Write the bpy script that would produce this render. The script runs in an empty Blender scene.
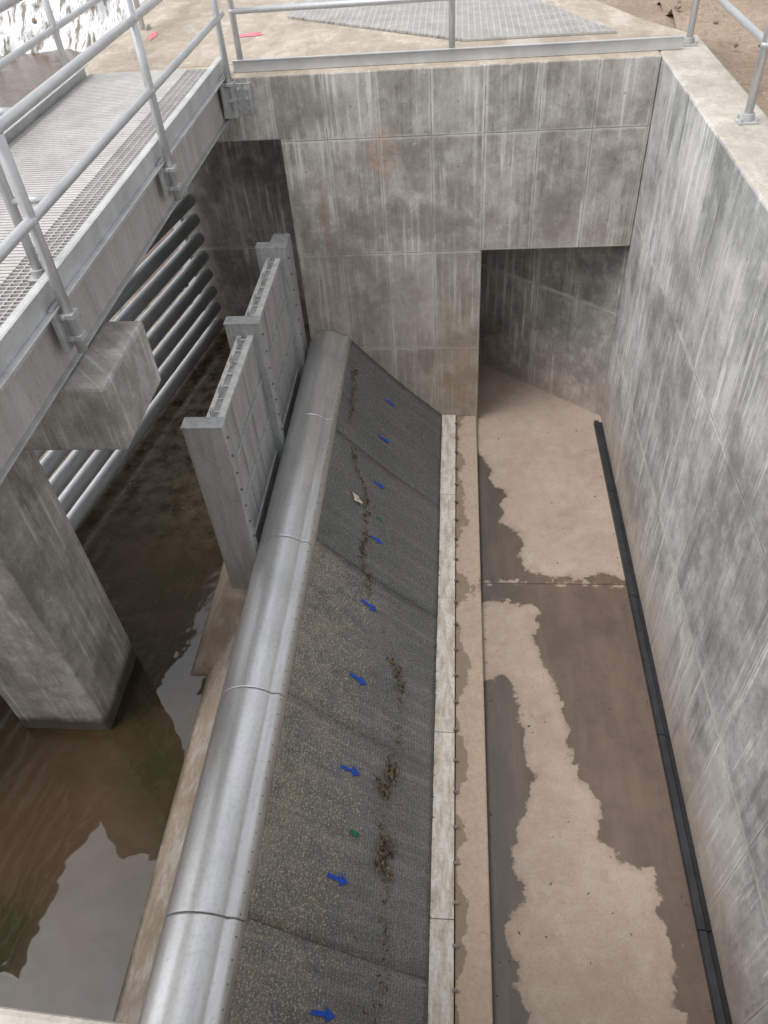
import bpy, bmesh, math, random
from mathutils import Vector, Matrix, noise as mnoise
random.seed(7)
D=bpy.data; S=bpy.context.scene
COL=S.collection

# ------------------------------------------------------------ node helpers
class T:
    def __init__(s,name):
        s.m=D.materials.new(name); s.m.use_nodes=True
        s.nt=s.m.node_tree; s.n=s.nt.nodes; s.l=s.nt.links
        s.b=s.n['Principled BSDF']
        g=s.n.new('ShaderNodeNewGeometry'); s.P=g.outputs['Position']
        sp=s.n.new('ShaderNodeSeparateXYZ'); s.l.new(s.P,sp.inputs[0])
        s.x,s.y,s.z=sp.outputs
        s.nrm=g.outputs['Normal']
    def put(s,sock,v):
        if v is None: return
        if isinstance(v,bpy.types.NodeSocket): s.l.new(v,sock)
        else:
            if isinstance(v,(tuple,list)) and len(v)==3 and sock.type=='RGBA': v=(*v,1)
            sock.default_value=v
    def ma(s,op,a,b=None,c=None,clamp=False):
        n=s.n.new('ShaderNodeMath'); n.operation=op; n.use_clamp=clamp
        s.put(n.inputs[0],a); s.put(n.inputs[1],b); s.put(n.inputs[2],c)
        return n.outputs[0]
    def comb(s,x,y,z):
        n=s.n.new('ShaderNodeCombineXYZ')
        s.put(n.inputs[0],x); s.put(n.inputs[1],y); s.put(n.inputs[2],z); return n.outputs[0]
    def noise(s,vec,scale,detail=3,rough=.55,dist=0):
        n=s.n.new('ShaderNodeTexNoise'); s.put(n.inputs['Vector'],vec)
        n.inputs['Scale'].default_value=scale; n.inputs['Detail'].default_value=detail
        n.inputs['Roughness'].default_value=rough; n.inputs['Distortion'].default_value=dist
        return n.outputs['Fac']
    def vor(s,vec,scale,feature='F1'):
        n=s.n.new('ShaderNodeTexVoronoi'); n.feature=feature; s.put(n.inputs['Vector'],vec)
        n.inputs['Scale'].default_value=scale; return n
    def white(s,vec):
        n=s.n.new('ShaderNodeTexWhiteNoise'); s.put(n.inputs['Vector'],vec); return n.outputs['Value']
    def rng(s,v,a,b,c=0.,d=1.,smooth=False):
        n=s.n.new('ShaderNodeMapRange'); n.clamp=True
        if smooth: n.interpolation_type='SMOOTHSTEP'
        s.put(n.inputs[0],v)
        for i,q in enumerate((a,b,c,d)): s.put(n.inputs[i+1],q)
        return n.outputs[0]
    def mix(s,f,a,b,mode='MIX'):
        n=s.n.new('ShaderNodeMix'); n.data_type='RGBA'; n.blend_type=mode
        s.put(n.inputs[0],f); s.put(n.inputs[6],a); s.put(n.inputs[7],b); return n.outputs[2]
    def bump(s,h,strength=.3,dist=.01):
        n=s.n.new('ShaderNodeBump'); s.put(n.inputs['Height'],h)
        n.inputs['Strength'].default_value=strength; n.inputs['Distance'].default_value=dist
        s.l.new(n.outputs[0],s.b.inputs['Normal'])
    def col(s,c): s.put(s.b.inputs['Base Color'],c)
    def rough(s,c): s.put(s.b.inputs['Roughness'],c)
    def metal(s,c): s.put(s.b.inputs['Metallic'],c)

def concrete(name,axis='x',light=(.40,.385,.36),dark=(.17,.165,.155),pw=.42,ph=1.0,uo=0,vo=0,
             warm=.0,seams=True,streak=1.0,wetz=None,special=None,panel=.2,seamk=1.0):
    t=T(name)
    if axis=='x': u,v=t.x,t.z
    elif axis=='y': u,v=t.y,t.z
    elif axis=='xy+z': u,v=t.ma('ADD',t.x,t.y),t.z
    else: u,v=t.x,t.y
    big=t.noise(t.P,1.7,4,.62)
    mid=t.noise(t.P,6.0,5,.70)
    fine=t.noise(t.P,55,2,.6)
    f=t.ma('ADD',t.ma('MULTIPLY',big,.9),t.ma('MULTIPLY_ADD',mid,.65,-.27))
    c=t.mix(t.rng(f,.34,.66),dark,light)
    # blotches with ragged edges
    pat=t.noise(t.comb(t.ma('MULTIPLY',u,1.9),t.ma('MULTIPLY',v,.8),7.),2.4,7,.72)
    c=t.mix(t.rng(pat,.52,.585,0,.36),c,tuple(q*.70 for q in dark))
    c=t.mix(t.rng(pat,.45,.39,0,.30),c,(.66,.65,.62))
    c=t.mix(t.rng(mid,.57,.66,0,.28),c,(.66,.65,.62))
    c=t.mix(t.rng(fine,.50,.75,0,.26),c,(.12,.118,.11))
    if axis!='top':
        sv2=t.comb(t.ma('MULTIPLY',u,24.),t.ma('MULTIPLY',v,.7),3.3)
        st2=t.noise(sv2,1.,4,.7)
        c=t.mix(t.ma('MULTIPLY',t.ma('MULTIPLY',t.rng(st2,.55,.62),t.rng(big,.42,.56)),.75*streak),c,(.78,.77,.75))
        c=t.mix(t.ma('MULTIPLY',t.ma('MULTIPLY',t.rng(st2,.46,.38),t.rng(pat,.44,.58)),.5*streak),c,tuple(q*.55 for q in dark))
    h=fine
    if seams:
        uu=t.ma('MULTIPLY_ADD',u,1/pw,uo); vv=t.ma('MULTIPLY_ADD',v,1/ph,vo)
        w=t.white(t.comb(t.ma('FLOOR',uu),t.ma('FLOOR',vv),1.))
        c=t.mix(t.rng(w,.0,.5,panel,0),c,(.11,.11,.105))
        c=t.mix(t.rng(w,.5,1.,0,panel),c,(.62,.61,.59))
        du=t.ma('MULTIPLY',t.ma('PINGPONG',uu,.5),pw)
        dv=t.ma('MULTIPLY',t.ma('PINGPONG',vv,.5),ph)
        d=t.ma('MINIMUM',du,dv)
        dd=t.ma('ADD',d,t.ma('ABSOLUTE',t.ma('MULTIPLY_ADD',mid,.05,-.025)))
        c=t.mix(t.ma('MULTIPLY',t.rng(dd,.004,.026,1,0),t.rng(big,.36,.56,.20*seamk,.78*seamk)),c,(.70,.69,.66))
        c=t.mix(t.ma('MULTIPLY',t.rng(d,.002,.007,1,0),t.rng(mid,.38,.60,.20*seamk,.65*seamk)),c,(.10,.098,.09))
        h=t.ma('ADD',h,t.ma('MULTIPLY',t.rng(d,.0,.007,1,0),-1.5))
        tu=t.ma('MULTIPLY',t.ma('ABSOLUTE',t.ma('SUBTRACT',t.ma('FRACT',uu),.5)),pw)
        tv_=t.ma('MULTIPLY',t.ma('ABSOLUTE',t.ma('SUBTRACT',t.ma('FRACT',t.ma('MULTIPLY',vv,2.)),.5)),ph*.5)
        td=t.ma('SQRT',t.ma('ADD',t.ma('MULTIPLY',tu,tu),t.ma('MULTIPLY',tv_,tv_)))
        c=t.mix(t.rng(td,.006,.012,.45,0),c,(.10,.098,.09))
    vo_=t.vor(t.P,13).outputs['Distance']
    hole=t.ma('MULTIPLY',t.rng(vo_,.035,.07,1,0),t.rng(big,.5,.56))
    c=t.mix(t.ma('MULTIPLY',hole,.65),c,(.06,.06,.058))
    if warm:
        wn=t.ma('ADD',t.z,t.ma('MULTIPLY',pat,1.1))
        c=t.mix(t.rng(wn,.55,1.35,warm,0),c,(.38,.28,.22))
    if special: c=special(t,c,mid,pat)
    if wetz is not None:
        zz=t.ma('ADD',t.z,t.ma('MULTIPLY',mid,.12))
        k=t.rng(zz,wetz,wetz+.08,1,0)
        c=t.mix(t.ma('MULTIPLY',k,.85),c,(.055,.043,.03))
    t.col(c); t.rough(.88)
    t.b.inputs['Specular IOR Level'].default_value=.3
    t.bump(h,.4,.004)
    return t.m

def blob(t,cx,cz,rx,rz):
    a=t.ma('POWER',t.ma('DIVIDE',t.ma('SUBTRACT',t.x,cx),rx),2.)
    c=t.ma('POWER',t.ma('DIVIDE',t.ma('SUBTRACT',t.z,cz),rz),2.)
    return t.ma('ADD',a,c)

def back_special(t,c,mid,pat):
    n=t.ma('MULTIPLY_ADD',mid,2.6,-1.3)
    np_=t.ma('MULTIPLY_ADD',pat,5.,-2.5)
    k=t.ma('ADD',blob(t,-.60,2.76,.14,.24),n)
    sc=t.noise(t.P,9,2,.6)
    m=t.ma('MULTIPLY',t.rng(k,.5,1.0,1,0),t.rng(t.ma('ABSOLUTE',t.ma('SUBTRACT',sc,.5)),.01,.05,1,.25))
    c=t.mix(t.ma('MULTIPLY',m,.5),c,(.62,.37,.27))
    k=t.ma('ADD',blob(t,-.55,2.16,.85,.16),t.ma('ADD',n,np_))
    c=t.mix(t.rng(k,.2,1.1,.50,0),c,(.14,.13,.09))
    k=t.rng(t.ma('ADD',t.z,t.ma('MULTIPLY',mid,1.2)),1.7,3.2,.34,.06)
    c=t.mix(k,c,(.43,.36,.275))
    k=t.ma('ADD',blob(t,.03,.40,.22,.5),t.ma('ADD',n,np_))
    c=t.mix(t.rng(k,.1,1.4,.45,0),c,(.36,.22,.13))
    k=t.ma('ADD',blob(t,-1.15,2.25,.06,.3),n)
    c=t.mix(t.rng(k,.2,1.4,.4,0),c,(.34,.2,.13))
    return c

M={}
M['back']=concrete('concrete_back_wall','x',light=(.54,.51,.465),dark=(.27,.253,.225),pw=.42,ph=.98,uo=.48,vo=.08,streak=.85,special=back_special,panel=.22)
M['right']=concrete('concrete_side_wall','y',light=(.57,.57,.558),dark=(.28,.28,.272),pw=.62,ph=1.22,uo=.3,vo=.25,warm=.6,streak=1.1,panel=.24,seamk=1.2)
M['plain']=concrete('concrete_plain','xy+z',light=(.50,.475,.43),dark=(.27,.255,.225),pw=2.3,ph=2.9,uo=.3,vo=.3,streak=.7,wetz=.36,panel=.05,seamk=.4)
M['inner']=concrete('concrete_inner_wall','x',light=(.44,.42,.39),dark=(.21,.202,.186),pw=.8,ph=1.2,warm=.4,streak=1.)
M['top']=concrete('concrete_top','top',light=(.54,.495,.43),dark=(.41,.37,.315),seams=False)
M['slab']=concrete('concrete_deck_slab','top',light=(.48,.41,.33),dark=(.38,.32,.255),seams=False)
M['apron']=concrete('concrete_apron','top',light=(.44,.36,.29),dark=(.30,.235,.175),seams=False,wetz=.25)

def metalmat(name,c1,c2,rough=.42,metal=.8,streak=None,scale=6,spots=.0):
    t=T(name)
    if streak=='y': vec=t.comb(t.ma('MULTIPLY',t.x,6.),t.ma('MULTIPLY',t.y,.5),t.ma('MULTIPLY',t.z,6.))
    elif streak=='z': vec=t.comb(t.ma('MULTIPLY',t.x,5.),t.ma('MULTIPLY',t.y,5.),t.ma('MULTIPLY',t.z,.6))
    else: vec=t.P
    n=t.noise(vec,scale,4,.65); n2=t.noise(t.P,2.2,4,.6); n3=t.noise(t.P,45,2,.6)
    c=t.mix(t.rng(n,.3,.7),c1,c2)
    c=t.mix(t.rng(n2,.5,.75,0,.3),c,tuple(q*.65 for q in c1))
    c=t.mix(t.rng(n3,.52,.75,0,spots),c,(.17,.14,.10))
    t.col(c); t.metal(metal)
    t.rough(t.ma('MULTIPLY_ADD',n2,.3,rough-.12))
    t.bump(n3,.12,.002)
    return t.m
M['galv']=metalmat('galvanised_steel',(.40,.40,.39),(.58,.58,.57),.5,.35)
M['web']=metalmat('beam_web_steel',(.38,.35,.32),(.53,.50,.47),.55,.15,'z',3,.2)
M['alu']=metalmat('weathered_aluminium',(.48,.48,.47),(.66,.66,.65),.5,.35,spots=.15)
M['deck']=metalmat('deck_plank_aluminium',(.47,.455,.43),(.62,.60,.57),.6,.15,spots=.3)
M['rail']=metalmat('railing_aluminium',(.54,.55,.55),(.68,.69,.70),.36,.5)
M['crest']=metalmat('crest_stainless',(.60,.60,.59),(.86,.86,.85),.34,.78,'y',1.6,.18)
M['gate']=metalmat('gate_aluminium',(.38,.39,.385),(.62,.625,.62),.55,.3,'z',3,.38)
M['rack']=metalmat('rack_pipe_steel',(.48,.50,.51),(.64,.66,.67),.5,.25,'y',3,.15)
M['darkmetal']=metalmat('dark_bolt_steel',(.16,.14,.12),(.28,.25,.22),.5,.4)

def simple(name,c,rough=.6,metal=0,var=.3,scale=12):
    t=T(name); n=t.noise(t.P,scale,4,.65)
    t.col(t.mix(t.rng(n,.3,.7),tuple(q*(1-var) for q in c),tuple(min(1,q*(1+var)) for q in c)))
    t.rough(rough); t.metal(metal); t.bump(n,.15,.003); return t.m
M['black']=simple('black_rubber',(.024,.026,.030),.45,0,.4,8)
M['seal']=simple('white_seal_plastic',(.66,.65,.61),.6,0,.18,20)
M['pink']=simple('pink_marking_paint',(.85,.20,.25),.7,0,.2,30)
M['blue']=simple('blue_paint',(.010,.085,.52),.55,0,.35,60)
M['green']=simple('green_paint',(.02,.18,.10),.6,0,.3,60)
M['paper']=simple('crumpled_paper',(.66,.55,.48),.8,0,.25,25)
t=T('worn_white_strip'); n=t.noise(t.comb(t.ma('MULTIPLY',t.x,4.),t.y,0.),5,5,.7); n2=t.noise(t.P,40,3,.7)
c=t.mix(t.rng(n,.38,.58),(.44,.37,.30),(.64,.61,.56)); c=t.mix(t.rng(n2,.50,.75,0,.5),c,(.28,.21,.15))
t.col(c); t.rough(.85); t.bump(n2,.3,.003); M['white']=t.m
t=T('kerb_concrete'); n=t.noise(t.P,1.9,6,.62); n2=t.noise(t.P,40,3,.65); n4=t.noise(t.P,9,5,.7)
c=t.mix(t.rng(n2,.3,.7),(.38,.29,.225),(.46,.365,.285)); c=t.mix(t.rng(n4,.5,.75,0,.35),c,(.26,.18,.125))
edge=t.ma('ADD',n,t.rng(t.x,0.,.12,.06,-.12))
c=t.mix(t.rng(edge,.495,.51,0,.65),c,(.155,.112,.08))
t.col(c); t.rough(.85); t.bump(n2,.3,.003); M['kerb']=t.m
t=T('channel_floor_concrete')
at=t.n.new('ShaderNodeAttribute'); at.attribute_name='wet'; at.attribute_type='GEOMETRY'
n=t.noise(t.P,1.3,5,.62); n2=t.noise(t.P,9,5,.7); n3=t.noise(t.P,60,2,.6)
dry=t.mix(t.rng(n,.3,.7),(.325,.252,.20),(.43,.35,.285))
dry=t.mix(t.rng(n2,.5,.75,0,.4),dry,(.49,.425,.365))
dry=t.mix(t.rng(n2,.25,.47,.45,0),dry,(.245,.175,.13))
dry=t.mix(t.rng(n3,.5,.75,0,.4),dry,(.20,.145,.11))
wetc=t.mix(t.rng(n,.3,.7),(.092,.064,.047),(.150,.107,.080))
wetc=t.mix(t.rng(n2,.5,.7,0,.4),wetc,(.068,.049,.037))
wetl=t.mix(t.rng(t.x,.3,.65,.7,0),wetc,(.075,.070,.062))
wetl=t.mix(t.rng(t.noise(t.comb(t.ma('MULTIPLY',t.x,5.),t.y,0.),1.6,4,.6),.45,.7,0,.35),wetl,(.20,.15,.118))
e=t.ma('ADD',at.outputs['Fac'],t.ma('MULTIPLY_ADD',t.noise(t.P,5,7,.66),.30,-.15))
w=t.rng(e,-.004,.012)
halo=t.rng(e,-.06,0,0,.35)
c=t.mix(halo,dry,(.25,.18,.135)); c=t.mix(w,c,wetl)
jd=t.ma('ABSOLUTE',t.ma('SUBTRACT',t.y,4.20)); c=t.mix(t.rng(jd,.004,.010,.8,0),c,(.05,.035,.025))
t.col(c); t.rough(t.rng(w,0,1,.9,.5)); t.bump(n3,.25,.003); M['floor']=t.m
def screenmat():
    t=T('wedge_wire_screen')
    fine=t.noise(t.P,120,1,.6); n=t.noise(t.P,2.5,5,.65)
    st=t.noise(t.comb(t.ma('MULTIPLY',t.x,1.2),t.ma('MULTIPLY',t.y,18.),0.),1.,5,.7)
    c=t.mix(t.rng(n,.3,.7),(.125,.132,.13),(.215,.22,.212))
    c=t.mix(t.rng(st,.5,.68,0,.55),c,(.36,.36,.345))
    c=t.mix(t.rng(st,.28,.46,.5,0),c,(.08,.084,.082))
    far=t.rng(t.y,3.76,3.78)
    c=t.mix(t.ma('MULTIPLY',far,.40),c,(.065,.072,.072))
    line=t.ma('PINGPONG',t.ma('MULTIPLY',t.x,60.),.5)
    c=t.mix(t.rng(line,.0,.5,.40,0),c,(.04,.04,.04))
    c=t.mix(t.rng(fine,.5,.68,0,.5),c,(.05,.05,.05))
    c=t.mix(t.rng(fine,.5,.34,0,.40),c,(.44,.43,.40))
    pn=t.white(t.comb(t.ma('FLOOR',t.ma('MULTIPLY_ADD',t.y,.8,-.02)),0.,0.))
    c=t.mix(t.rng(pn,0,1,0,.12),c,(.40,.40,.38))
    gx=t.rng(t.x,-1.0,-.45,1,0)
    gy=t.rng(t.y,3.70,3.80,1,.10)
    v=t.vor(t.P,80).outputs; spk=t.rng(v['Distance'],.25,.45,1,0)
    gm=t.ma('MULTIPLY',gx,gy); gn=t.noise(t.P,6,4,.7)
    wc=t.white(v['Color'])
    keep=t.ma('GREATER_THAN',t.ma('ADD',gm,t.ma('MULTIPLY_ADD',gn,1.4,-.78)),t.ma('MULTIPLY_ADD',wc,.8,.08))
    g=t.ma('MULTIPLY',spk,keep)
    haze=t.ma('MULTIPLY',gm,t.rng(gn,.38,.6))
    c=t.mix(t.ma('MULTIPLY',haze,.5),c,(.32,.28,.20))
    c=t.mix(t.ma('MULTIPLY',g,.85),c,t.mix(wc,(.64,.56,.40),(.34,.28,.19)))
    t.col(c); t.metal(.1); t.rough(.65)
    t.bump(t.ma('ADD',fine,t.ma('MULTIPLY',line,1.5)),.35,.003)
    return t.m
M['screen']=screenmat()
def watermat(name,c1,c2):
    t=T(name)
    n=t.noise(t.P,.9,4,.6); n2=t.noise(t.P,6,5,.7)
    c=t.mix(t.rng(n,.38,.62),c1,c2)
    c=t.mix(t.rng(n2,.52,.75,0,.25),c,(.14,.10,.06))
    k=t.ma('MULTIPLY',t.rng(t.y,4.2,6.2),t.rng(n2,.38,.58))
    c=t.mix(t.ma('MULTIPLY',k,.8),c,(.27,.225,.15))
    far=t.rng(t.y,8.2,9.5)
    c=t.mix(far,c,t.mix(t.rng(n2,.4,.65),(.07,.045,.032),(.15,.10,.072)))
    t.col(c)
    t.rough(t.rng(t.y,3.0,4.6,.04,.24)); t.b.inputs['IOR'].default_value=1.33
    t.put(t.b.inputs['Coat Weight'],t.rng(t.y,8.2,9.5,.85,.12)); t.b.inputs['Coat IOR'].default_value=1.75
    t.put(t.b.inputs['Coat Roughness'],t.rng(t.y,3.0,4.6,.008,.16))
    b=t.n.new('ShaderNodeBump'); t.l.new(t.ma('ADD',t.noise(t.P,1.6,3,.5),t.ma('MULTIPLY',t.ma('MULTIPLY',t.rng(t.y,2.8,4.4),t.noise(t.P,7,2,.6)),.4)),b.inputs['Height'])
    b.inputs['Strength'].default_value=.14; b.inputs['Distance'].default_value=.08
    t.l.new(b.outputs[0],t.b.inputs['Normal']); t.l.new(b.outputs[0],t.b.inputs['Coat Normal'])
    return t.m
M['water']=watermat('murky_water',(.034,.030,.009),(.070,.042,.022))
t=T('dirt'); n=t.noise(t.P,1.4,5,.7); n2=t.noise(t.P,22,3,.7); v=t.vor(t.P,26).outputs
c=t.mix(t.rng(n,.3,.7),(.23,.165,.115),(.36,.28,.21)); c=t.mix(t.rng(n2,.5,.7,0,.6),c,(.15,.105,.07))
peb=t.ma('MULTIPLY',t.rng(v['Distance'],.2,.34,1,0),t.ma('GREATER_THAN',t.white(v['Color']),.7))
c=t.mix(t.ma('MULTIPLY',peb,.7),c,(.42,.36,.30)); t.col(c); t.rough(.95); t.bump(n2,.8,.02); M['dirt']=t.m
M['rock']=simple('river_rock',(.21,.165,.13),.85,0,.45,5)
t=T('white_water'); n=t.noise(t.comb(t.ma('MULTIPLY',t.x,5.),t.y,t.ma('MULTIPLY',t.z,1.2)),1.1,5,.72)
c=t.mix(t.rng(n,.40,.52),(.19,.16,.12),(.86,.88,.89)); t.col(c); t.rough(.5); t.bump(n,.8,.1); M['foam']=t.m
t=T('leaf_litter'); w=t.white(t.comb(t.ma('FLOOR',t.ma('MULTIPLY',t.x,60.)),t.ma('FLOOR',t.ma('MULTIPLY',t.y,60.)),0.))
c=t.mix(t.rng(w,.2,1),(.045,.032,.020),(.26,.19,.12)); t.col(c); t.rough(.9); M['litter']=t.m

# ------------------------------------------------------------ mesh helpers
def empty(name,loc=(0,0,0)):
    e=D.objects.new(name,None); COL.objects.link(e); e.location=loc; e.empty_display_size=.2; return e
def obj(name,bm,mat,parent=None,smooth=False,bevel=0,seg=2,up=False):
    bmesh.ops.recalc_face_normals(bm,faces=bm.faces)
    if up:
        bm.normal_update()
        if sum(f.normal.z for f in bm.faces)<0: bmesh.ops.reverse_faces(bm,faces=bm.faces)
    me=D.meshes.new(name); bm.to_mesh(me); bm.free()
    o=D.objects.new(name,me); COL.objects.link(o)
    for m in (mat if isinstance(mat,(list,tuple)) else [mat]): me.materials.append(m)
    if smooth:
        for p in me.polygons: p.use_smooth=True
    if parent: o.parent=parent
    if bevel:
        md=o.modifiers.new('bevel','BEVEL'); md.width=bevel; md.segments=seg; md.limit_method='ANGLE'; md.angle_limit=math.radians(40)
    return o
def abox(bm,x0,x1,y0,y1,z0,z1,mi=0):
    vs=[bm.verts.new((x,y,z)) for z in (z0,z1) for y in (y0,y1) for x in (x0,x1)]
    for f in ((0,1,3,2),(4,6,7,5),(0,4,5,1),(2,3,7,6),(0,2,6,4),(1,5,7,3)):
        fc=bm.faces.new([vs[i] for i in f]); fc.material_index=mi
def box(name,x0,x1,y0,y1,z0,z1,mat,parent=None,bevel=0):
    bm=bmesh.new(); abox(bm,x0,x1,y0,y1,z0,z1); return obj(name,bm,mat,parent,bevel=bevel)
def prism(bm,prof,y0,y1):
    a=[bm.verts.new((x,y0,z)) for x,z in prof]; b=[bm.verts.new((x,y1,z)) for x,z in prof]
    bm.faces.new(a); bm.faces.new(b[::-1]); n=len(prof)
    for i in range(n): bm.faces.new((a[i],a[(i+1)%n],b[(i+1)%n],b[i]))
def vprism(bm,plan,z0,z1):
    a=[bm.verts.new((x,y,z0)) for x,y in plan]; b=[bm.verts.new((x,y,z1)) for x,y in plan]
    bm.faces.new(a); bm.faces.new(b[::-1]); n=len(plan)
    for i in range(n): bm.faces.new((a[i],a[(i+1)%n],b[(i+1)%n],b[i]))
def atube(bm,p,q,r,seg=14,r2=None):
    p=Vector(p);q=Vector(q); d=q-p; L=d.length
    rot=d.to_track_quat('Z','Y').to_matrix().to_4x4()
    bmesh.ops.create_cone(bm,cap_ends=True,segments=seg,radius1=r,radius2=r if r2 is None else r2,depth=L,
        matrix=Matrix.Translation((p+q)/2)@rot)
def asphere(bm,c,r,sub=1,scale=(1,1,1)):
    bmesh.ops.create_icosphere(bm,subdivisions=sub,radius=r,matrix=Matrix.Translation(c)@Matrix.Diagonal((*scale,1)))
def smooth_angle(o):
    for p in o.data.polygons: p.use_smooth=len(p.vertices)==4

ZT=3.35; YB=6.44; XR=1.5
# ------------------------------------------------------------ structure
bm=bmesh.new()
prism(bm,[(-3.15,2.88),(-1.43,2.88),(-1.43,-.4),(.22,-.4),(.22,1.88),(1.497,1.88),(1.497,ZT),(-3.15,ZT)],YB,6.80)
w=obj('concrete_back_wall',bm,[M['back'],M['slab']],bevel=.012)
for p in w.data.polygons:
    if p.normal.z>.9: p.material_index=1
bm=bmesh.new(); abox(bm,XR,1.86,-1.5,6.95,-.4,ZT)
w=obj('concrete_side_wall',bm,[M['right'],M['top']],bevel=.018)
for p in w.data.polygons:
    if p.normal.z>.9: p.material_index=1
bm=bmesh.new(); vprism(bm,[(1.498,6.50),(1.498,9.6),(-.9,9.6),(-.9,8.6),(.0,7.74)],-.4,3.09)
obj('tunnel_wall',bm,M['inner'])
box('chamber_wall',-3.02,-1.432,8.1,8.5,-.4,3.09,M['inner'],bevel=.01)
box('chamber_side_wall',-1.43,-1.13,6.802,8.5,-.4,3.09,M['inner'])
bm=bmesh.new(); vprism(bm,[(-3.15,6.803),(1.86,6.952),(1.55,7.5),(.95,9.2),(.6,11.5),(-3.5,11.5),(-3.35,9.0)],3.095,ZT-.004)
obj('concrete_deck_slab',bm,M['slab'],bevel=.01)
bm=bmesh.new(); vprism(bm,[(-4.5,.36),(-1.2,.335),(-.36,.29),(-.30,.20),(1.498,.17),(1.498,-1.5),(-4.5,-1.5)],-.4,ZT)
obj('concrete_near_wall',bm,M['top'],bevel=.015)

# ------------------------------------------------------------ screen slope
def tz(x):
    tt=(x+1.08)/.93
    return 1.06-1.0645*(x+1.08)-.035*math.sin(math.pi*max(0,min(1,tt)))
prof=[(-1.93,.12),(-1.52,.62),(-1.36,.80),(-1.15,.92),(-1.09,.93)]
prof+=[(-1.05+.1*i,tz(-1.05+.1*i)-.03) for i in range(9)]+[(-.15,.06),(-.002,.06),(-.002,-.4),(-1.93,-.4)]
bm=bmesh.new(); prism(bm,prof,.34,YB-.002)
obj('screen_support_sill',bm,M['apron'],bevel=.01)
bm=bmesh.new(); abox(bm,0.0,.21,.30,YB-.002,-.2,.062); abox(bm,0,.21,YB,YB+.36,-.2,.055)
obj('concrete_kerb',bm,M['kerb'],bevel=.012)
scr=empty('intake_screen')
seams=[.30,1.20,2.47,3.77,5.05,YB-.004]
for i in range(len(seams)-1):
    bm=bmesh.new(); y0=seams[i]+.0015; y1=seams[i+1]-.0015
    nx=24; ny=max(2,int((y1-y0)/.1))
    xs=[-1.04+(-.145+1.04)*k/nx for k in range(nx+1)]
    off=.010+(.006 if i==3 else 0)
    g=[[bm.verts.new((x,y0+(y1-y0)*j/ny,tz(x)+off+.003*mnoise.noise((x*3,j*.3,i)))) for x in xs] for j in range(ny+1)]
    for j in range(ny):
        for k in range(nx): bm.faces.new((g[j][k],g[j][k+1],g[j+1][k+1],g[j+1][k]))
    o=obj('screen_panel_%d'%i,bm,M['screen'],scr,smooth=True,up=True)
    md=o.modifiers.new('s','SOLIDIFY'); md.thickness=.012; md.offset=-1
R=.20; CX,CZ=-1.25,.92
cseams=[.30,1.175,2.43,3.68,5.10,YB-.004]
for i in range(len(cseams)-1):
    bm=bmesh.new(); y0=cseams[i]+.0015; y1=cseams[i+1]-.0015
    pr=[]
    for k in range(29):
        a=math.radians(215-(215-43)*k/28); pr.append((CX+R*math.cos(a),CZ+R*math.sin(a)))
    x,z=pr[-1]; pr.append((x+.04,tz(x+.04)+.021)); pr.append((x+.085,tz(x+.085)+.019))
    rows=[[bm.verts.new((x,y,z)) for x,z in pr] for y in (y0,y0+.01,y1-.01,y1)]
    for j in range(3):
        for k in range(len(pr)-1): bm.faces.new((rows[j][k],rows[j][k+1],rows[j+1][k+1],rows[j+1][k]))
    o=obj('crest_plate_%d'%i,bm,M['crest'],scr,smooth=True,up=True)
    md=o.modifiers.new('s','SOLIDIFY'); md.thickness=.006; md.offset=-1
bm=bmesh.new()
y=.4
while y<6.4:
    asphere(bm,(-1.045,y,tz(-1.045)+.021),.0055,1); y+=.10
obj('rivets',bm,M['darkmetal'],scr)
bm=bmesh.new()
for i in range(5): abox(bm,-.150,-.006,.30+i*1.228,.30+(i+1)*1.228-.004,.0605,.078)
obj('base_strip',bm,M['white'],scr,bevel=.004)
bm=bmesh.new(); y=.45
while y<6.4:
    abox(bm,-.015,.020,y,y+.018,.0785,.088); atube(bm,(.002,y+.009,.087),(.002,y+.009,.099),.007,6); y+=.235+random.uniform(-.01,.01)
obj('strip_clips',bm,M['darkmetal'],scr)

nv=Vector((.73,0,.685)); tv=Vector((.685,0,-.73)); yv=Vector((0,1,0))
def onslope(x,y,off=.02): return Vector((x,y,tz(x)))+nv*off
def paint_arrow(y,x,sc,mat,name):
    bm=bmesh.new(); pts=[(-.09,-.011),(.02,-.011),(.012,-.034),(.085,0),(.012,.036),(.02,.011),(-.085,.011),(-.065,.001)]
    rot=random.uniform(-.12,.12)
    o=onslope(x,y,.016)
    vs=[]
    for a,b in pts:
        a+=random.uniform(-.004,.004); b+=random.uniform(-.003,.003)
        a,b=a*math.cos(rot)-b*math.sin(rot),a*math.sin(rot)+b*math.cos(rot)
        vs.append(bm.verts.new(o+tv*a*sc+yv*b*sc))
    bm.faces.new(vs); return obj(name,bm,mat)
for i,y in enumerate((.9,1.545,2.19,2.84,3.49,4.16,4.78,5.4,5.98)):
    paint_arrow(y,-.66+random.uniform(-.01,.01),1.0 if y<4.2 else .85,M['blue'],'painted_arrow')
for x,y in ((-.60,1.83),(-.64,4.4)):
    bm=bmesh.new(); o=onslope(x,y,.016)
    bm.faces.new([bm.verts.new(o+tv*a+yv*b) for a,b in ((-.04,-.012),(.0,-.018),(.034,-.014),(.036,.010),(.01,.016),(-.034,.012))]); obj('painted_mark',bm,M['green'])

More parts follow.
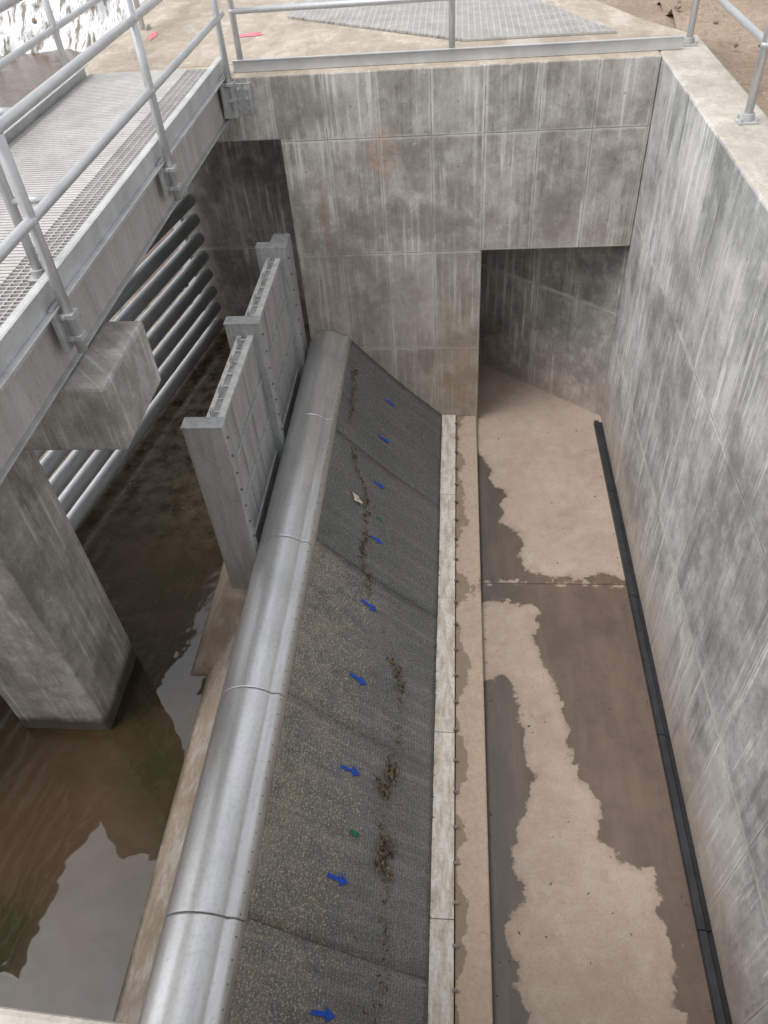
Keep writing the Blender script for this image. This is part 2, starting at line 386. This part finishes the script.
trail=[(-.973,6.3),(-.96,5.9),(-.945,5.4),(-.927,5.04),(-.85,4.75),(-.76,4.62),(-.72,4.2),(-.734,3.86),(-.66,3.62),(-.56,3.40),(-.47,3.15),(-.41,2.96),(-.396,2.58),(-.43,2.3),(-.477,2.18),(-.46,1.95),(-.425,1.83),(-.427,1.434),(-.384,1.17),(-.436,.99),(-.42,.5)]
bm=bmesh.new()
def flake(bm,c,r,nrm):
    a=random.uniform(0,6.28)
    tvv=Vector((math.cos(a),math.sin(a),random.uniform(-.4,.4)))
    tvv=(tvv-tvv.dot(nrm)*nrm*.6).normalized(); b=nrm.cross(tvv).normalized()
    L=r*random.uniform(.7,2.4); W=r*random.uniform(.15,.8); h=random.uniform(.0,.008)
    vs=[bm.verts.new(c+tvv*L+nrm*h),bm.verts.new(c+b*W+nrm*random.uniform(0,.006)),bm.verts.new(c-tvv*L),bm.verts.new(c-b*W+nrm*h)]
    bm.faces.new(vs)
for i in range(len(trail)-1):
    (xa,ya),(xb,yb)=trail[i],trail[i+1]; L=math.hypot(xa-xb,ya-yb)
    near=max(0,min(1,(3.4-ya)/.8))
    n=int(L*(330+950*near))
    for k in range(n):
        f=random.random(); x=xa+(xb-xa)*f; y=ya+(yb-ya)*f
        dens=mnoise.noise((x*3,y*3.6,1.7))+.5*mnoise.noise((x*3,y*11,4.7))
        if dens<.02 and random.random()<.90: continue
        x+=.06*mnoise.noise((y*6,3,0))+.03*mnoise.noise((y*17,8,0))+random.gauss(0,.009+.022*near*max(.2,.5+dens)); y+=random.gauss(0,.018)
        flake(bm,onslope(x,y,.017+random.uniform(0,.018*near)),random.uniform(.004,.012),nv)
for k in range(1100):
    x=random.gauss(-.5,.25); y=random.uniform(.5,6.3)
    if -.98<x<-.16: flake(bm,onslope(x,y,.017),random.uniform(.002,.006),nv)
for k in range(500):
    y=random.uniform(.4,6.3)
    if mnoise.noise((y*2,0,5))>-.1: flake(bm,Vector((random.gauss(-.158,.012),y,.084)),random.uniform(.003,.008),Vector((0,0,1)))
obj('leaf_litter_line',bm,M['litter'])
bm=bmesh.new()
for k in range(260):
    x=random.choice((random.uniform(.22,1.38),random.gauss(1.37,.02),random.gauss(.235,.012))); y=random.uniform(.6,6.6)
    if .214<x<1.398: flake(bm,Vector((x,y,.004)),random.uniform(.003,.008),Vector((0,0,1)))
obj('floor_leaf_litter',bm,M['litter'])
bm=bmesh.new(); o=onslope(-.82,4.42,.02)
g=[[bm.verts.new(o+tv*(a*.026-.05+random.uniform(-.006,.006))+yv*(b*.028-.035+random.uniform(-.006,.006))+nv*random.uniform(0,.022)) for a in range(5)] for b in range(4)]
for j in range(3):
    for k in range(4):
        if (j,k) not in ((0,0),(2,3)): bm.faces.new((g[j][k],g[j][k+1],g[j+1][k+1],g[j+1][k]))
obj('paper_scrap',bm,M['paper'])

# ------------------------------------------------------------ channel floor
polyA=[(.15,5.95),(.3,5.85),(.32,5.5),(.45,5.3),(.42,4.95),(.6,4.75),(.55,4.42),(.75,4.28),(1.3,4.3),(1.46,4.205),(.15,4.205)]
polyB=[(.15,4.205),(.15,3.98),(.5,4.0),(.68,3.92),(.62,3.6),(.73,3.25),(.79,2.9),(.80,2.6),(.93,2.3),(.93,2.05),(1.10,1.92),(1.24,1.92),(1.21,1.6),(1.25,1.5),(1.20,1.15),(1.34,.9),(1.42,.1),(1.6,.1),(1.6,4.205)]
polyC=[(.1,3.25),(.38,3.3),(.46,3.1),(.43,2.9),(.50,2.7),(.53,2.5),(.44,2.2),(.38,1.92),(.42,1.7),(.33,1.5),(.39,1.15),(.40,.9),(.34,.1),(.1,.1)]
def sd(p,poly):
    x,y=p; ins=False; best=9
    n=len(poly)
    for i in range(n):
        x1,y1=poly[i]; x2,y2=poly[(i+1)%n]
        if (y1>y)!=(y2>y) and x<(x2-x1)*(y-y1)/(y2-y1)+x1: ins=not ins
        dx,dy=x2-x1,y2-y1; q=max(0,min(1,((x-x1)*dx+(y-y1)*dy)/(dx*dx+dy*dy)))
        d=math.hypot(x-x1-q*dx,y-y1-q*dy); best=min(best,d)
    return best if ins else -best
bm=bmesh.new(); nx=44; ny=250
X0,X1,Y0,Y1=.205,1.52,.1,8.3
g=[[bm.verts.new((X0+(X1-X0)*i/nx,Y0+(Y1-Y0)*j/ny,0)) for i in range(nx+1)] for j in range(ny+1)]
for j in range(ny):
    for i in range(nx): bm.faces.new((g[j][i],g[j][i+1],g[j+1][i+1],g[j+1][i]))
wet=[max(sd((v.co.x,v.co.y),polyA),sd((v.co.x,v.co.y),polyB),sd((v.co.x,v.co.y),polyC)) for v in bm.verts]
fo=obj('channel_floor',bm,M['floor'],up=True)
at=fo.data.attributes.new('wet','FLOAT','POINT')
for i,w_ in enumerate(wet): at.data[i].value=w_
box('tunnel_floor',-.9,.203,6.81,8.6,-.2,0,M['kerb'])
bm=bmesh.new()
ys=[.3,1.55,2.8,4.05,5.3,6.36]
for a,b in zip(ys,ys[1:]):
    prism(bm,[(1.412,.004),(1.415,.046),(1.420,.050),(1.458,.050),(1.462,.03),(1.498,.022),(1.498,.004)],a+.002,b-.003)
obj('black_rubber_drain_edge',bm,M['black'],bevel=.003)

# ------------------------------------------------------------ gates
def post(y,name):
    e=empty(name); x0,x1=-1.70,-1.445
    bm=bmesh.new()
    abox(bm,x0,x1,y,y+.012,.58,2.14)
    abox(bm,x0,x1,y+.088,y+.10,.58,2.14)
    abox(bm,x1-.03,x1-.0,y+.0125,y+.0875,.58,2.14)
    abox(bm,x0,x0+.03,y+.0125,y+.0875,.58,2.14)
    abox(bm,x0-.006,x1+.006,y-.006,y+.106,2.1405,2.152)
    obj('guide_channel',bm,M['gate'],e,bevel=.003)
    bm=bmesh.new(); z=.68
    while z<2.1:
        atube(bm,(x1,y+.05,z),(x1+.012,y+.05,z),.009,6)
        z+=.15
    obj('bolts',bm,M['darkmetal'],e)
    return e
for y in (3.62,4.84,6.06): post(y,'gate_guide_post')
def gate(y0,y1,zt):
    e=empty('stoplog_gate'); x0,x1=-1.62,-1.51
    H=(zt-.6)/4
    bm=bmesh.new(); bs=bmesh.new()
    for k in range(4):
        z0=.6+k*H
        abox(bm,x0,x1,y0,y1,z0+.007,z0+H-.004)
        abox(bm,x1,x1+.012,y0,y1,z0+H-.03,z0+H-.007)
        for q in (.33,.66):
            yy=y0+(y1-y0)*q; abox(bm,x1,x1+.006,yy-.03,yy+.03,z0+.03,z0+H-.035)
    obj('stoplogs',bm,M['gate'],e,bevel=.003)
    abox(bs,x0-.002,x0+.03,y0,y1,zt,zt+.012); abox(bs,x1-.035,x1+.012,y0,y1,zt-.002,zt+.014)
    for q in range(8): 
        yy=y0+.05+(y1-y0-.1)*q/7; abox(bs,x0+.031,x1-.036,yy-.006,yy+.006,zt,zt+.009)
    obj('top_seal',bs,M['seal'],e,bevel=.002)
    bl=bmesh.new()
    for q in (.12,.34,.66,.88):
        yy=y0+(y1-y0)*q; xm=(x0+x1)/2
        atube(bl,(xm-.01,yy-.02,zt),(xm-.01,yy-.02,zt+.07),.007,8); atube(bl,(xm-.01,yy+.02,zt),(xm-.01,yy+.02,zt+.07),.007,8)
        atube(bl,(xm-.01,yy-.022,zt+.07),(xm-.01,yy+.022,zt+.07),.007,8)
    obj('lifting_lugs',bl,M['alu'],e)
gate(3.722,4.838,2.04); gate(4.942,6.058,2.04)
box('wall_guide_plate',-1.62,-1.47,6.162,6.436,.6,2.10,M['gate'],bevel=.003)

bm=bmesh.new()
tp=[(-1.74,3.52),(-1.38,3.52),(-1.38,6.435),(-1.74,6.435)]; bt=[(-2.06,2.98),(-1.38,2.98),(-1.38,6.435),(-2.06,6.435)]
a=[bm.verts.new((x,y,.595)) for x,y in tp]; b=[bm.verts.new((x,y,.10)) for x,y in bt]; c=[bm.verts.new((x,y,-.4)) for x,y in bt]
bm.faces.new(a); bm.faces.new(c[::-1])
for i in range(4):
    bm.faces.new((a[i],a[(i+1)%4],b[(i+1)%4],b[i])); bm.faces.new((b[i],b[(i+1)%4],c[(i+1)%4],c[i]))
obj('gate_plinth',bm,M['apron'],bevel=.012)

# ------------------------------------------------------------ pillar and cap
pil=empty('concrete_pillar')
box('shaft',-3.11,-2.46,2.62,3.27,-.5,2.648,M['plain'],pil,bevel=.018)
box('footing',-3.16,-2.41,2.57,3.32,-.5,.13,M['plain'],pil,bevel=.01)
box('cap_beam',-3.35,-1.62,2.80,3.41,2.65,3.03,M['plain'],pil,bevel=.02)

# ------------------------------------------------------------ walkway
wk=empty('walkway_bridge'); W0,W1=-2.91,-1.84; YA,YE=-1.2,6.55
def cbeam(name,x,sgn):
    bm=bmesh.new()
    abox(bm,x-.006,x+.006,YA,YE-.12,3.0625,3.3475,1)
    xa,xb=sorted((x-sgn*.085,x+sgn*.006))
    abox(bm,xa,xb,YA,YE-.12,3.348,3.36)
    xa,xb=sorted((x-sgn*.085,x+sgn*.03))
    abox(bm,xa,xb,YA,YE-.12,3.05,3.062)
    obj(name,bm,[M['galv'],M['web']],wk,bevel=.002)
cbeam('beam_inner',W1,1); cbeam('beam_outer',W0,-1)
bm=bmesh.new()
abox(bm,W1+.03,W1+.038,YA,YE,3.362,3.47); abox(bm,W1-.01,W1+.029,YA,YE,3.462,3.47); abox(bm,W1+.0385,W1+.075,YA,YE,3.362,3.369)
abox(bm,W1+.0065,W1+.012,YA,YE-.12,3.29,3.361)
abox(bm,W0-.028,W0-.02,YA,YE,3.362,3.47); abox(bm,W0-.019,W0+.02,YA,YE,3.462,3.47)
obj('kick_plates',bm,M['alu'],wk,bevel=.002)
bm=bmesh.new(); y=YA
while y<YE-.03:
    abox(bm,W0+.01,-2.10,y,y+.025,3.375,3.40)
    abox(bm,-2.098,W1+.02,y,y+.007,3.37,3.399); y+=.034
for x in (W0+.03,-2.7,-2.5,-2.3,-2.12): abox(bm,x,x+.01,YA,YE,3.34,3.374)
x=-2.06
while x<W1+.01: abox(bm,x,x+.005,YA,YE,3.385,3.3975); x+=.045
obj('deck_grating',bm,M['deck'],wk)
bm=bmesh.new()
for y in (.4,1.6,2.9,4.1,5.3): abox(bm,W0+.01,W1-.01,y,y+.08,3.10,3.33)
obj('cross_members',bm,M['galv'],wk)
bm=bmesh.new(); abox(bm,-1.82,-1.72,6.33,6.438,3.09,3.31); abox(bm,-1.824,-1.60,6.424,6.4385,3.09,3.31)
for z in (3.13,3.2,3.27): atube(bm,(-1.64,6.424,z),(-1.64,6.405,z),.014,6); atube(bm,(-1.70,6.424,z),(-1.70,6.405,z),.014,6)
obj('wall_bracket',bm,M['gate'],wk,bevel=.002)

# ------------------------------------------------------------ railings
def railing(name,pts,zb,base='foot',heights=(.40,.75,1.08),r=.0245,posts=None,offz=0):
    e=empty(name); bm=bmesh.new(); bb=bmesh.new()
    posts=posts or pts
    for (x,y) in posts:
        atube(bm,(x,y,zb-offz),(x,y,zb+heights[-1]),r,16)
        if base=='foot':
            abox(bb,x-.06,x+.06,y-.06,y+.06,zb,zb+.012); atube(bb,(x,y,zb+.012),(x,y,zb+.05),r+.012,14)
            for a in (-.043,.043):
                for b in (-.043,.043): atube(bb,(x+a,y+b,zb+.012),(x+a,y+b,zb+.03),.009,6)
        else:
            s=base
            for dz in (-.03,-.14):
                abox(bb,x-.05,x+.035,y-.034,y+.034,zb+dz-.012,zb+dz+.012)
                atube(bb,(x-.01,y-.045,zb+dz),(x-.01,y+.045,zb+dz),.010,6)
            xa,xb=sorted((x-s*.058,x-s*.036)); abox(bb,xa,xb,y-.06,y+.06,zb-.20,zb+.02)
    for h in heights:
        for a,b in zip(pts,pts[1:]): atube(bm,(*a,zb+h),(*b,zb+h),r*.93,16)
        for a in pts[1:-1]: asphere(bm,(*a,zb+h),r*.95,2)
        for (x,y) in posts: asphere(bm,(x,y,zb+h),r*1.18,2)
    o=obj('pipes',bm,M['rail'],e,smooth=False)
    for p in o.data.polygons: p.use_smooth=len(p.vertices)<=4
    obj('fixings',bb,M['galv'],e,bevel=.002)
XI=W1+.10
railing('guard_railing',[(XI,-1.2),(XI,6.50)],3.36,base=1,posts=[(XI,.1),(XI,1.3),(XI,2.95),(XI,4.66),(XI,6.35)],offz=.22)
XO=W0-.07
railing('guard_railing',[(XO,-1.2),(XO,9.5)],3.36,base=-1,posts=[(XO,1.3),(XO,2.98),(XO,4.66),(XO,6.35),(XO,8.2)],offz=.22)
railing('guard_railing',[(-1.69,6.62),(1.73,6.68),(1.71,-1.2)],3.35,posts=[(-1.69,6.62),(-.04,6.65),(1.73,6.68),(1.71,4.97),(1.71,3.1),(1.71,1.3)])
e=empty('railing_brace_post'); bm=bmesh.new()
atube(bm,(-1.925,3.16,3.40),(-1.925,3.16,4.44),.0225,16); atube(bm,(-1.925,3.16,3.76),(XI,3.16,3.76),.018,12); atube(bm,(-1.925,3.16,4.11),(XI,3.16,4.11),.018,12)
o=obj('pipe',bm,M['rail'],e); smooth_angle(o)
bm=bmesh.new(); abox(bm,-1.97,-1.88,3.115,3.205,3.4005,3.412); atube(bm,(-1.925,3.16,3.412),(-1.925,3.16,3.45),.034,12)
obj('foot',bm,M['galv'],e,bevel=.002)
bm=bmesh.new(); abox(bm,-1.74,1.66,6.555,6.563,3.352,3.44); abox(bm,-1.74,1.66,6.5635,6.62,3.352,3.358); abox(bm,-1.74,1.66,6.54,6.5545,3.432,3.44)
obj('kick_plate_angle',bm,M['rail'],bevel=.002)

# ------------------------------------------------------------ trash rack
rk=empty('trash_rack')
bm=bmesh.new(); 
pa=Vector((-3.98,1.65,0)); pb=Vector((-2.87,8.02,0))
for i in range(13):
    z=.30+i*.213
    atube(bm,pa+Vector((0,0,z)),pb+Vector((0,0,z)),.070,18)
o=obj('bars',bm,M['rack'],rk); smooth_angle(o)
bm=bmesh.new()
for f in (.12,.985):
    p=pa.lerp(pb,f)+Vector((-.135,0,0)); abox(bm,p.x-.05,p.x+.05,p.y-.05,p.y+.05,-.4,3.0)
obj('rack_posts',bm,M['rack'],rk,bevel=.004)

# ------------------------------------------------------------ deck grating on slab + paint
gp=[(-1.6,8.3),(.05,7.12),(1.28,7.12),(.95,7.9),(.55,8.9),(-1.6,8.9)]
def inpoly(x,y,poly):
    ins=False
    for i in range(len(poly)):
        x1,y1=poly[i]; x2,y2=poly[(i+1)%len(poly)]
        if (y1>y)!=(y2>y) and x<(x2-x1)*(y-y1)/(y2-y1)+x1: ins=not ins
    return ins
bm=bmesh.new(); y=7.13
while y<8.9:
    xs=[k*.02-1.6 for k in range(150) if inpoly(k*.02-1.6,y,gp)]
    if xs: abox(bm,min(xs),max(xs),y,y+.014,3.348,3.366)
    y+=.034
for k in range(52):
    x=-1.55+k*.053; ys=[7.1+q*.02 for q in range(92) if inpoly(x,7.1+q*.02,gp)]
    if ys: abox(bm,x,x+.007,min(ys),max(ys),3.348,3.364)
obj('hatch_grating',bm,M['deck'])
bm=bmesh.new(); vprism(bm,gp,3.3465,3.3475); obj('hatch_shade_sheet',bm,M['darkmetal'])  # flat dark sheet on the slab stands in for shade below the grating
def paintpatch(cx,cy,w,l,rot):
    bm=bmesh.new(); vs=[]
    for k in range(14):
        a=k/14*6.283; r=1+random.uniform(-.35,.35)
        px,py=math.cos(a)*w*r,math.sin(a)*l*r
        vs.append(bm.verts.new((cx+px*math.cos(rot)-py*math.sin(rot),cy+px*math.sin(rot)+py*math.cos(rot),3.3505)))
    bm.faces.new(vs); obj('pink_paint_mark',bm,M['pink'])
paintpatch(-1.85,7.75,.12,.06,.2); paintpatch(-2.8,7.9,.03,.16,.1)

# ------------------------------------------------------------ water, ground, river
def sheet(name,x0,x1,y0,y1,z,mat,n=(1,1),disp=0):
    bm=bmesh.new()
    g=[[bm.verts.new((x0+(x1-x0)*i/n[0],y0+(y1-y0)*j/n[1],z+(disp*mnoise.fractal((i*.37,j*.37,z),.8,2,4) if disp else 0))) for i in range(n[0]+1)] for j in range(n[1]+1)]
    for j in range(n[1]):
        for i in range(n[0]): bm.faces.new((g[j][i],g[j][i+1],g[j+1][i+1],g[j+1][i]))
    return obj(name,bm,mat,smooth=True,up=True)
sheet('river_water',-16,-1.30,-40,23.6,.20,M['water'])
sheet('river_bed',-16,-1.30,-40,23.6,-.39,M['dirt'])
bm=bmesh.new()
def quad(pts): bm.faces.new([bm.verts.new(p) for p in pts])
G=3.22
quad([(1.85,-400,G),(400,-400,G),(400,400,G),(1.85,400,G)])
quad([(-3.0,9.0,G),(1.85,6.9,G),(1.85,400,G),(-3.0,400,G)])
quad([(-3.0,9.0,G),(-3.0,400,G),(-7,400,2.4),(-7,24,2.0)])
quad([(-3.0,9.0,G),(-7,24,2.0),(-8.2,22.5,.0),(-3.6,9.0,.0)])
quad([(-7,24,2.0),(-7,400,2.4),(-16,400,1.6),(-16,24,1.6),(-9.5,24,1.5)])
quad([(-16,-400,.1),(-16,400,.1),(-21,400,G),(-21,-400,G)])
quad([(-21,-400,G),(-21,400,G),(-400,400,G),(-400,-400,G)])
quad([(-4.5,-400,G),(1.85,-400,G),(1.85,-1.45,G),(-4.5,-1.45,G)])
obj('ground',bm,M['dirt'])
sheet('dirt_bank',1.87,9,1,16,3.25,M['dirt'],(60,120),.09)
sheet('dirt_bank',.7,4,9,16,3.30,M['dirt'],(30,60),.07)
bm=bmesh.new()
for k in range(110):
    x=random.uniform(1.95,5); y=random.uniform(3.5,11); r=random.uniform(.008,.028)
    asphere(bm,(x,y,3.26+r*.3),r,1,(random.uniform(.8,1.4),random.uniform(.8,1.4),random.uniform(.5,.8)))
for v in bm.verts: v.co+=Vector([mnoise.noise(v.co*30+Vector((k*9,0,0)))*.006 for k in range(3)])
obj('loose_stones',bm,M['rock'])
bm=bmesh.new(); nxx=150; nzz=30; rows=[]
for j in range(nzz+1):
    f=j/nzz; row=[]
    for i in range(nxx+1):
        x=-17+i*(9.6/nxx); 
        step=.55*mnoise.noise((x*.8,f*2.2,0))+.35*mnoise.noise((x*3,f*6,4))
        y=21.8+2.2*f+step*.7; z=.15+1.9*(f**1.2)+.2*mnoise.noise((x*3,f*7,2))
        row.append(bm.verts.new((x,y,z)))
    rows.append(row)
for j in range(nzz):
    for i in range(nxx): bm.faces.new((rows[j][i],rows[j][i+1],rows[j+1][i+1],rows[j+1][i]))
obj('waterfall',bm,M['foam'],smooth=True)
bm=bmesh.new()
for k in range(22):
    x=random.uniform(-17,-10.5); y=22.5+random.uniform(-.4,1.6); z=.15+max(0,(y-22))*.8
    r=random.uniform(.10,.22)
    asphere(bm,(x,y,z),r,2,(random.uniform(.8,1.4),random.uniform(.8,1.3),random.uniform(.5,.9)))
for k in range(110):
    f=random.random()*.85; y=10+13*f; x=-3.7-4.4*f+random.uniform(-.1,1.6); r=random.uniform(.08,.25)
    asphere(bm,(x,y,.3+max(0,(x+4-(-4.4*f)))*.9),r,2,(1.2,1,.7))
for v in bm.verts: v.co+=Vector([mnoise.noise(v.co*3+Vector((k*9,0,0)))*.10 for k in range(3)])
obj('river_rocks',bm,M['rock'])
bm=bmesh.new()
for k in range(900):
    x=random.gauss(-2.3,.4); y=random.gauss(6.5,1.0)
    if x>-1.85 or x<-3.0 or y>7.9: continue
    flake(bm,Vector((x,y,.206)),random.uniform(.005,.016),Vector((0,0,1)))
obj('floating_leaf_litter',bm,M['litter'])

# ------------------------------------------------------------ camera
Y=Vector((74,755,-760)).normalized(); Z=Vector((-70,788,760)).normalized()
Z=(Z-Z.dot(Y)*Y).normalized(); X=Y.cross(Z)
cam=D.cameras.new('camera'); co=D.objects.new('camera',cam); COL.objects.link(co); S.camera=co
rot=Matrix(((X.x,X.y,X.z),(Y.x,Y.y,Y.z),(Z.x,Z.y,Z.z)))
co.matrix_world=Matrix.Translation((0,0,5))@rot.to_4x4()
cam.sensor_fit='VERTICAL'; cam.sensor_height=36; cam.sensor_width=27; cam.lens=760/1024*36; cam.clip_end=1500; cam.clip_start=.05

# ------------------------------------------------------------ light
w=D.worlds.new('World'); S.world=w; w.use_nodes=True; nt=w.node_tree
sky=nt.nodes.new('ShaderNodeTexSky'); sky.sky_type='NISHITA'; sky.sun_disc=False
el=math.radians(62); az=math.radians(245)
sky.sun_elevation=el; sky.sun_rotation=az; sky.air_density=1.; sky.dust_density=3.; sky.ozone_density=1.
hs=nt.nodes.new('ShaderNodeHueSaturation'); hs.inputs['Saturation'].default_value=.2; hs.inputs['Value'].default_value=1.65
nt.links.new(sky.outputs[0],hs.inputs['Color']); nt.links.new(hs.outputs[0],nt.nodes['Background'].inputs[0])
nt.nodes['Background'].inputs[1].default_value=.15
sl=D.lights.new('sun','SUN'); sl.energy=1.5; sl.angle=math.radians(30); sl.color=(1,.985,.96)
so=D.objects.new('sun',sl); COL.objects.link(so)
d=Vector((math.sin(az)*math.cos(el),math.cos(az)*math.cos(el),math.sin(el)))
so.rotation_euler=d.to_track_quat('Z','Y').to_euler()
S.view_settings.view_transform='Standard'; S.view_settings.look='None'; S.view_settings.exposure=0
